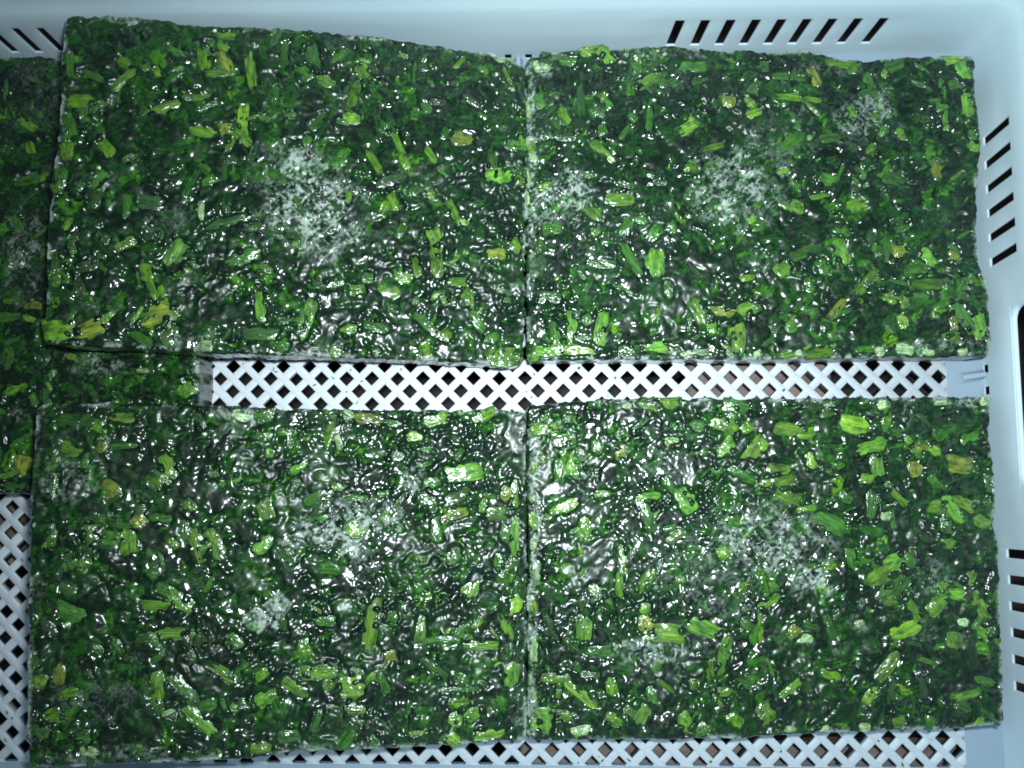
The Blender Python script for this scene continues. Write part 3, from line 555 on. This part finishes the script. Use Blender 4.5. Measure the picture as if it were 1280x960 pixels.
# leaf tints, dark to light; the darkest also carry the shade of hollows
TINTS = np.array([
    (0.0024, 0.0140, 0.0056), (0.0031, 0.0205, 0.0066), (0.0042, 0.0285, 0.0074), (0.0058, 0.0380, 0.0068),
    (0.0070, 0.0420, 0.0075), (0.0100, 0.0600, 0.0080), (0.0160, 0.0860, 0.0085), (0.0270, 0.1200, 0.0090),
    (0.0480, 0.1650, 0.0100), (0.0850, 0.2100, 0.0110)])

def surface(rng, nu, nv, w_mm, h_mm, density, stalks):
    """a pressed mass of chopped leaves: every flake is stamped with its own tilt, fold, height and tint"""
    z = np.full((nv, nu), -2.4)
    tint = np.empty((nv, nu, 3)); tint[:] = TINTS[7]
    sx, sy = w_mm/(nu-1), h_mm/(nv-1)

    def flake(cx, cy, th, a, b, base, slope_p, slope_q, ridge, rip, col):
        ca, sa = math.cos(th), math.sin(th)
        R = a*1.05
        i0, i1 = max(int((cx-R)/sx), 0), min(int((cx+R)/sx)+2, nu)
        j0, j1 = max(int((cy-R)/sy), 0), min(int((cy+R)/sy)+2, nv)
        if i1 <= i0 or j1 <= j0:
            return
        X = (np.arange(i0, i1)*sx-cx)[None, :]; Y = (np.arange(j0, j1)*sy-cy)[:, None]
        p, q = X*ca+Y*sa, -X*sa+Y*ca
        q = q-rng.normal(0, .03)*p*p
        f1, f2, ph = rng.uniform(.8, 2.6), rng.uniform(-1.8, 1.8), rng.uniform(0, 6.3)
        vf, vn = rng.uniform(2.0, 4.2), rng.uniform(.1, .5)
        e = np.abs(p/a)**2.2+np.abs(q/b)**2.2+.22*np.sin(p*f2*1.3+ph)*np.cos(q*f1*1.2)
        m = e < 1
        hz = base+slope_p*p+slope_q*q+ridge*(1-(q/b)**2)+rip*np.sin(p*f1+q*f2+ph)
        sub = z[j0:j1, i0:i1]
        m &= hz > sub
        sub[m] = hz[m]
        vein = 1+vn*np.sin(q*vf+ph)+.5*vn*np.sin(q*vf*2.3+p*.5)
        tint[j0:j1, i0:i1][m] = (vein[..., None]*col)[m]

    patch = value_noise(rng, (nv, nu), 11/STEP, 3, .6)      # leaves of one kind lie together
    def colour(cx, cy):
        pn = patch[min(max(int(cy/sy), 0), nv-1), min(max(int(cx/sx), 0), nu-1)]
        k = 1.9+6.3*pn+rng.normal(0, 1.85)
        k = min(max(k, 0), 9)
        lo = int(k); f = k-lo
        return (TINTS[lo]*(1-f)+TINTS[min(lo+1, 9)]*f)*rng.uniform(.8, 1.2)

    for _ in range(int(w_mm*h_mm*density)):
        k = rng.random()
        if k < .52:
            a = rng.uniform(1.2, 3.2); b = a*rng.uniform(.4, .85)
        elif k < .84:
            a = rng.uniform(2.8, 6.5); b = a*rng.uniform(.3, .7)
        else:
            a = rng.uniform(5, 10); b = rng.uniform(2.2, 5)
        soft = 1 if a < 3 else (.6 if a < 6 else .35)
        x_, y_ = rng.uniform(-3, w_mm+3), rng.uniform(-3, h_mm+3)
        flake(x_, y_, rng.uniform(0, math.pi), a, b,
              rng.uniform(-1.5, .25), rng.normal(0, .13)*soft, rng.normal(0, .24)*soft, rng.uniform(-.25, .6), rng.uniform(0, .28), colour(x_, y_))
    # stalks lie pressed into the mass: a bed for each, with leaf shreds lapping over its rim
    gy, gx = np.arange(nv)[:, None]*sy, np.arange(nu)[None, :]*sx
    for cx, cy, th, L, W in stalks:
        i0, i1 = max(int((cx-L/2-W)/sx), 0), min(int((cx+L/2+W)/sx)+2, nu)
        j0, j1 = max(int((cy-L/2-W)/sy), 0), min(int((cy+L/2+W)/sy)+2, nv)
        if i1 <= i0 or j1 <= j0:
            continue
        X, Y = gx[:, i0:i1]-cx, gy[j0:j1]-cy
        ca, sa = math.cos(th), math.sin(th)
        p, q = np.abs(X*ca+Y*sa), np.abs(-X*sa+Y*ca)
        ins = np.clip((L*.5-p)/1.0, 0, 1)*np.clip((W*.5-q)/.8, 0, 1)
        sub = z[j0:j1, i0:i1]
        sub[:] = sub*(1-ins)+np.minimum(sub, -.9)*ins
    for cx, cy, th, L, W in stalks:
        ca, sa = math.cos(th), math.sin(th)
        for _ in range(int(rng.integers(4, 8)+L/4)):
            if rng.random() < .45:
                p, q = rng.choice([-1, 1])*L*.5*rng.uniform(.85, 1.1), rng.uniform(-.6, .6)*W
            else:
                p, q = rng.uniform(-.5, .5)*L, rng.choice([-1, 1])*W*.5*rng.uniform(.8, 1.25)
            a = rng.uniform(.22, .55)*min(W, 4.6)+.15
            flake(cx+p*ca-q*sa, cy+p*sa+q*ca, rng.uniform(0, math.pi), a, a*rng.uniform(.4, .9), rng.uniform(-.1, .85),
                  rng.normal(0, .12), rng.normal(0, .2), rng.uniform(-.1, .4), rng.uniform(0, .2), colour(cx, cy))
    return z, tint

def body(key, block, d, seed, extra, density=.125):
    rng = np.random.default_rng(seed)
    E = d['edges']
    top_l = resample(E['top'], 400); w_mm = np.hypot(*(top_l[-1]-top_l[0])); h_mm = np.hypot(*(np.array(E['left'][0])-np.array(E['left'][-1])))
    nu, nv = int(w_mm/STEP)+1, int(h_mm/STEP)+1
    t, b = resample(E['top'], nu), resample(E['bottom'], nu)
    l, r = resample(E['left'], nv), resample(E['right'], nv)
    u, v = np.linspace(0, 1, nu)[None, :, None], np.linspace(0, 1, nv)[:, None, None]
    xy = (1-v)*t[None]+v*b[None]+(1-u)*l[:, None]+u*r[:, None]
    xy -= (1-u)*(1-v)*t[0]+u*(1-v)*t[-1]+(1-u)*v*b[0]+u*v*b[-1]
    # ragged outline that dies away inward
    U, Vv = u[..., 0]*w_mm, v[..., 0]*h_mm
    eL, eR, eT, eB = U+0*Vv, w_mm-U+0*Vv, Vv+0*U, h_mm-Vv+0*U
    def rag(n, amp):
        s = value_noise(rng, (1, n), 14/STEP, 2)[0]*1.1*amp+value_noise(rng, (1, n), 4/STEP, 3, .7)[0]*1.3*amp
        return s
    rt, rb_, rl, rr = rag(nu, .9), rag(nu, .55), rag(nv, .55), rag(nv, .8)
    fall = lambda e: np.clip(1-e/7, 0, 1)**2
    xy[..., 1] += fall(eT)*rt[None, :]-fall(eB)*rb_[None, :]
    xy[..., 0] += -fall(eL)*rl[:, None]+fall(eR)*rr[:, None]
    # rounded corners
    rc = 3.8
    for ex, ey, sx_, sy_ in ((eL, eT, -1, 1), (eR, eT, 1, 1), (eL, eB, -1, -1), (eR, eB, 1, -1)):
        vx, vy = np.clip(rc-ex, 0, None), np.clip(rc-ey, 0, None)
        m = (vx > 0) & (vy > 0)
        k = np.ones_like(vx); k[m] = np.maximum(vx, vy)[m]/np.hypot(vx, vy)[m]
        xy[..., 0] += sx_*(vx*k-vx)*m; xy[..., 1] += sy_*(vy*k-vy)*m
    items = lay_out_stalks(key, d, xy[..., 0], xy[..., 1], seed+100, extra)
    sx, sy = w_mm/(nu-1), h_mm/(nv-1)
    z, tint = surface(rng, nu, nv, w_mm, h_mm, density, [(i*sx, j*sy, -math.radians(a), l, w) for (_, x, y, a, l, w, c, i, j) in items if w > 1.2])
    e = np.minimum(np.minimum(eL, eR), np.minimum(eT, eB))
    # frost
    fr = np.zeros((nv, nu))
    px, py = xy[..., 0], xy[..., 1]
    wob = value_noise(rng, (nv, nu), 9/STEP, 3)
    grain = .6*value_noise(rng, (nv, nu), 4.5/STEP, 3, .7)+.75*value_noise(rng, (nv, nu), 1.5/STEP, 2, .8)
    c1, c2 = (px+py)/1.4142, (px-py)/1.4142
    saw = lambda c: np.abs(((c/11.74) % 1)-.5)*11.74
    lines = np.maximum(np.exp(-(saw(c1+1.5*wob)/.55)**2), np.exp(-(saw(c2+1.5*wob)/.55)**2))
    squares = ((c1/8.3) % 1 < .62) & ((c2/8.3) % 1 < .62)
    for cx, cy, a, b2, wt in d['frost']:
        q = ((px-cx)/a/1.2)**2+((py-cy)/b2/1.2)**2
        core = np.clip(1.25-q+.8*wob, 0, 1)
        f = .88*core*wt*np.clip(.46+1.5*grain+.35*lines, 0, 1)
        if min(a, b2) > 9 and wt >= .45:
            f = np.maximum(f, core*wt*lines*.85*np.clip(.5+1.6*wob, 0, 1))
        fr = np.maximum(fr, f)
    for cx, cy, hs in d.get('prints', ()):
        # a square left by one lattice bar crossing: crisp edges, even hoar inside
        k1, k2 = ((px-cx)+(py-cy))/1.4142, ((px-cx)-(py-cy))/1.4142
        inside = np.clip((hs-np.maximum(np.abs(k1+.9*grain), np.abs(k2+.9*grain)))/1.2, 0, 1)
        fr = np.maximum(fr, inside*np.clip(.58+1.0*grain+.3*wob, 0, .9))
    rim = np.clip(1.25-e/3.2, 0, 1)
    fr = np.maximum(fr, rim*np.clip(.20+2.2*wob+1.5*grain, 0, .9))
    fr = np.maximum(fr, .55*np.clip(value_noise(rng, (nv, nu), 1.6/STEP, 2)-.30, 0, 1)*2.4*np.clip(.40+1.3*wob, 0, 1))
    # ice film: fills the hollows a little and melts edges together
    z = np.maximum(z, -1.9)
    crest, filled = blur(z, 1), blur(z, 7)
    z = blur(np.maximum(crest, filled-.16), 1)
    z = blur(z, 1)+.06*value_noise(rng, (nv, nu), 2.6/STEP, 2)+.28*value_noise(rng, (nv, nu), 5/STEP, 2)+.5*value_noise(rng, (nv, nu), 30/STEP, 2)
    # some stretches were pressed flat and glazed over, others stay rough
    zb = blur(z, 16)
    rough = np.clip(.95+1.3*value_noise(rng, (nv, nu), 20/STEP, 2), .38, 1.5)
    z = zb+(z-zb)*1.3*rough
    z += fr*(.25*grain+.15)
    z -= .25*lines*(fr > .05)
    R = 2.4
    ee = np.clip(e, 0, R)
    z -= (R-np.sqrt(R*R-(R-ee)**2))*.95
    T = d['thick']*1000
    zt = T+z-.1
    # sides: the sheet carries on down to the underside
    ks = 9
    top_rim = zt
    NU, NV = nu+2*ks, nv+2*ks
    iu, iv = np.clip(np.arange(NU)-ks, 0, nu-1), np.clip(np.arange(NV)-ks, 0, nv-1)
    du = np.maximum(ks-np.arange(NU), np.arange(NU)-(nu-1+ks)); dv = np.maximum(ks-np.arange(NV), np.arange(NV)-(nv-1+ks))
    D = np.clip(np.maximum(du[None, :], dv[:, None]), 0, ks)/ks
    P = np.empty((NV, NU, 3))
    P[..., :2] = xy[iv][:, iu]
    zz = zt[iv][:, iu]
    P[..., 2] = zz*(1-D)
    side = value_noise(rng, (NV, NU), 6, 3, .7)*.5*np.clip(D*6, 0, 1)
    inset = (np.clip(D, 0, 1)*1.2+np.where(D >= 1, .8, 0))+side
    P[..., 0] -= np.sign(P[..., 0])*np.where((du[None, :] > 0), inset, 0)
    P[..., 1] -= np.sign(P[..., 1])*np.where((dv[:, None] > 0), inset, 0)
    tin = tint[iv][:, iu].copy(); fro = fr[iv][:, iu].copy()
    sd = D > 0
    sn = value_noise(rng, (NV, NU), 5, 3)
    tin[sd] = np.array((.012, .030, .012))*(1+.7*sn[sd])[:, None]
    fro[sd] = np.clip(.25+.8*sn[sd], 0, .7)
    idx = np.arange(NU*NV).reshape(NV, NU)
    quads = np.stack([idx[1:, :-1], idx[1:, 1:], idx[:-1, 1:], idx[:-1, :-1]], -1)
    bad = ((du[:-1] > 0) | (du[1:] > 0))[None, :] & ((dv[:-1] > 0) | (dv[1:] > 0))[:, None]
    cu = np.maximum(du[:-1], du[1:])[None, :]; cv = np.maximum(dv[:-1], dv[1:])[:, None]
    quads = quads[~((cu > 0) & (cv > 0))]
    me = bpy.data.meshes.new('spinach_body')
    nf = len(quads)
    me.vertices.add(NU*NV); me.vertices.foreach_set('co', (P/1000).astype(np.float32).ravel())
    me.loops.add(nf*4); me.loops.foreach_set('vertex_index', quads.astype(np.int32).ravel())
    me.polygons.add(nf)
    me.polygons.foreach_set('loop_start', np.arange(0, nf*4, 4, dtype=np.int32))
    me.polygons.foreach_set('use_smooth', np.ones(nf, bool))
    me.update(calc_edges=True)
    ca = me.attributes.new('leaf_tint', 'FLOAT_COLOR', 'POINT')
    ca.data.foreach_set('color', np.concatenate([tin, np.ones((NV, NU, 1))], -1).astype(np.float32).ravel())
    fa = me.attributes.new('frost', 'FLOAT', 'POINT')
    fa.data.foreach_set('value', fro.astype(np.float32).ravel())
    me.materials.append(MAT_SPINACH)
    add_obj('spinach_body', me, block)
    # underside
    ring_pts = [tuple(P[j, i]/1000) for j, i in ([(0, i) for i in range(ks, NU-ks, 12)]+[(j, NU-1) for j in range(ks, NV-ks, 12)]+[(NV-1, i) for i in range(NU-ks-1, ks-1, -12)]+[(j, 0) for j in range(NV-ks-1, ks-1, -12)])]
    under = make_mesh('underside', ring_pts, [tuple(range(len(ring_pts)))], MAT_SPINACH, False)
    add_obj('underside', under, block)
    return items, zt, e

def stem_meshes(seed):
    """chopped leaf stalks: ribbed half tubes with ragged cut ends, 40-odd faces each"""
    out = []
    rng = random.Random(seed)
    for var in range(14):
        nl, nc = 6, 9
        curve = rng.uniform(-.13, .13); taper = rng.uniform(-.35, .35); flat = rng.uniform(.20, .34)
        groove = rng.uniform(.03, .075)
        v, uvs = [], []
        e0 = [rng.uniform(-.08, .08) for _ in range(nc)]; e1 = [rng.uniform(-.08, .08) for _ in range(nc)]
        cut0, cut1 = rng.uniform(-.22, .22), rng.uniform(-.22, .22)
        for i in range(nl):
            t = i/(nl-1)*2-1
            for k in range(nc):
                c = k/(nc-1)*2-1
                wd = .5*(1-taper*t*.5)
                x = t*.5
                if i == 0: x += e0[k]*.5+cut0*c*.25
                if i == nl-1: x += e1[k]*.5+cut1*c*.25
                y = c*wd+curve*(t*t-.35)+rng.uniform(-.02, .02)
                z = flat*(1-abs(c)**2.8)+(groove if k % 2 else -groove)*(1-abs(c)**4)+rng.uniform(-.075, .075)
                z += .06*math.sin(2.2*t+var)
                if i in (0, nl-1): z -= .22
                elif i in (1, nl-2): z -= .03
                if k in (0, nc-1): z -= .30
                if i in (0, nl-1): y *= .90
                v.append((x, y, z)); uvs.append((i/(nl-1), k/(nc-1)))
        f = [(i*nc+k, (i+1)*nc+k, (i+1)*nc+k+1, i*nc+k+1) for i in range(nl-1) for k in range(nc-1)]
        out.append((v, f, uvs))
    return out
STEM_SHAPES = stem_meshes(11)
STEM_CACHE = {}
def stem_mesh(var, code):
    key = (var, code)
    if key not in STEM_CACHE:
        v, f, uvs = STEM_SHAPES[var]
        me = make_mesh('stem_piece', v, f, STEM_MATS[code])
        ul = me.uv_layers.new(name='UVMap')
        for lp in me.loops:
            ul.data[lp.index].uv = uvs[lp.vertex_index]
        STEM_CACHE[key] = me
    return STEM_CACHE[key]

def lay_out_stalks(key, d, px, py, seed, extra):
    """every stalk and larger leaf scrap: name, x, y, angle, length, width, colour, grid column, grid row"""
    rng = random.Random(seed)
    qx, qy = px[::3, ::3], py[::3, ::3]
    nv, nu = px.shape
    def cell(x, y):
        j, i = divmod(int(np.argmin((qx-x)**2+(qy-y)**2)), qx.shape[1])
        return j*3, i*3
    raw = []
    for s in d['stems'].split():
        x, y, a, l, w, c = s.split(',')
        k = (1.05, 1.0) if c == 'L' else (1.42, 1.42)
        raw.append(('stem_piece', float(x), float(y), float(a), float(l)*k[0]+.8, float(w)*k[1], c))
    xs, ys = px.ravel(), py.ravel()
    for _ in range(extra):
        k = rng.randrange(len(xs))
        c = rng.choices('gdyG', (.45, .37, .14, .04))[0]
        raw.append(('stem_piece' if c in 'yGb' else 'leaf_piece', float(xs[k]), float(ys[k]), rng.uniform(0, 180), rng.uniform(6, 17), rng.uniform(2.6, 7), c))
    out = []
    for name, x, y, a, l, w, c in raw:
        l, w = max(l, 2.5), max(w, 1.1)
        j, i = cell(x, y)
        need = .42*min(l, w)+.6 if key != 'UN' else 3
        for _ in range(14):          # keep every piece on its block
            if min(j, nv-1-j)*STEP >= need and min(i, nu-1-i)*STEP >= need:
                break
            x, y = x*.985, y*.985
            j, i = cell(x, y)
        jj, ii = min(j, nv-1-j)*STEP, min(i, nu-1-i)*STEP
        if jj < l*.5*abs(math.sin(math.radians(a)))+.5 or ii < l*.5*abs(math.cos(math.radians(a)))+.5:
            if name == 'leaf_piece':
                continue
            a = (90 if ii < jj else 0)+rng.uniform(-9, 9)   # stalks at the rim were pressed flat along it
        out.append((name, x, y, a, l, w, c, i, j))
    return out

def place_stalks(block, d, items, zt, e, seed):
    rng = random.Random(seed)
    T_ = d['thick']*1000
    for name, x, y, a, l, w, c, i, j in items:
        local = zt[max(j-6, 0):j+7, max(i-6, 0):i+7]
        base = float(np.median(local))
        hgt = min(max(w, 2.6), 5.5)*(.62 if name == 'stem_piece' else .5)
        top = max(base, T_-1.0)+rng.uniform(.55, .95) if name == 'stem_piece' else max(base, T_-1.0)+rng.uniform(.25, .6)
        if e[j, i] < 3.0:
            top -= (3.0-e[j, i])*.45
        o = add_obj(name, stem_mesh(rng.randrange(len(STEM_SHAPES)), c), block)
        o.matrix_local = (Matrix.Translation((x/1000, y/1000, (top-.32*hgt)/1000)) @ Matrix.Rotation(math.radians(a), 4, 'Z')
                          @ Matrix.Rotation(rng.gauss(0, .04), 4, 'Y') @ Matrix.Rotation(rng.gauss(0, .09), 4, 'X')
                          @ Matrix.Diagonal((l/1000, w/1000, hgt/1000, 1)))

LABELS = {
    'TR': 'upper right flat block of frozen chopped spinach with white frost patch at left side',
    'BR': 'lower right flat block of frozen chopped spinach with many bright green stems',
    'TL': 'upper left block of frozen spinach tilted up on the block beneath, frost at its centre',
    'BL': 'lower left block of frozen spinach with square frost prints, propped on the block beneath',
    'UN': 'block of frozen spinach lying underneath the two left blocks, mostly covered',
}
for n, key in enumerate(('TR', 'BR', 'UN', 'TL', 'BL')):
    d = BLOCK_DATA[key]
    blk = add_obj('spinach_block', None)
    blk.matrix_world = Matrix.Translation(d['origin']) @ Matrix.Rotation(d['tilt'], 4, 'Y')
    tag(blk, LABELS[key], 'frozen spinach', 'frozen spinach blocks in the crate')
    items, zt, edge = body(key, blk, d, 100+n, 95 if key != 'UN' else 130)
    place_stalks(blk, d, items, zt, edge, 300+n)

# crumbs of leaf and ice fallen on the lattice bars near the blocks
rc_ = random.Random(77)
cv_, cf_ = [], []
spots = ([(rc_.uniform(-.20, .25), rc_.uniform(.055, .084)) for _ in range(16)] + [(rc_.uniform(-.19, .25), rc_.uniform(-.168, -.146)) for _ in range(22)]
         + [(rc_.uniform(-.37, -.330), rc_.uniform(-.16, -.005)) for _ in range(8)] + [(rc_.uniform(-.009, -.003), rc_.uniform(-.13, .25)) for _ in range(14)])
for x, y in spots:
    # nudge on to the nearer bar so that nothing hangs in a hole
    s1 = (x+y)/PITCH_L-.5
    x -= (s1-round(s1))*PITCH_L
    L, W, a = rc_.uniform(.0012, .0038), rc_.uniform(.0008, .0018), rc_.uniform(0, 6.28)
    b0 = len(cv_)
    n = 6
    for k in range(n):
        t = k*6.2832/n
        px, py = L*.5*math.cos(t)*rc_.uniform(.7, 1.15), W*.5*math.sin(t)*rc_.uniform(.7, 1.15)
        cv_.append((x+px*math.cos(a)-py*math.sin(a), y+px*math.sin(a)+py*math.cos(a), 0.0001))
    cv_.append((x, y, rc_.uniform(.0005, .0011)))
    cf_ += [(b0+k, b0+(k+1) % n, b0+n) for k in range(n)]
me = make_mesh('leaf_crumbs', cv_, cf_, STEM_MATS['g'])
me.materials.append(STEM_MATS['d']); me.materials.append(STEM_MATS['L'])
for p in me.polygons:
    p.material_index = (p.index//6*7 % 5) % 3
crumbs = add_obj('leaf_crumbs', me)
tag(crumbs, 'tiny green leaf crumbs fallen on the white lattice beside the blocks', 'crumbs', None, 'stuff')
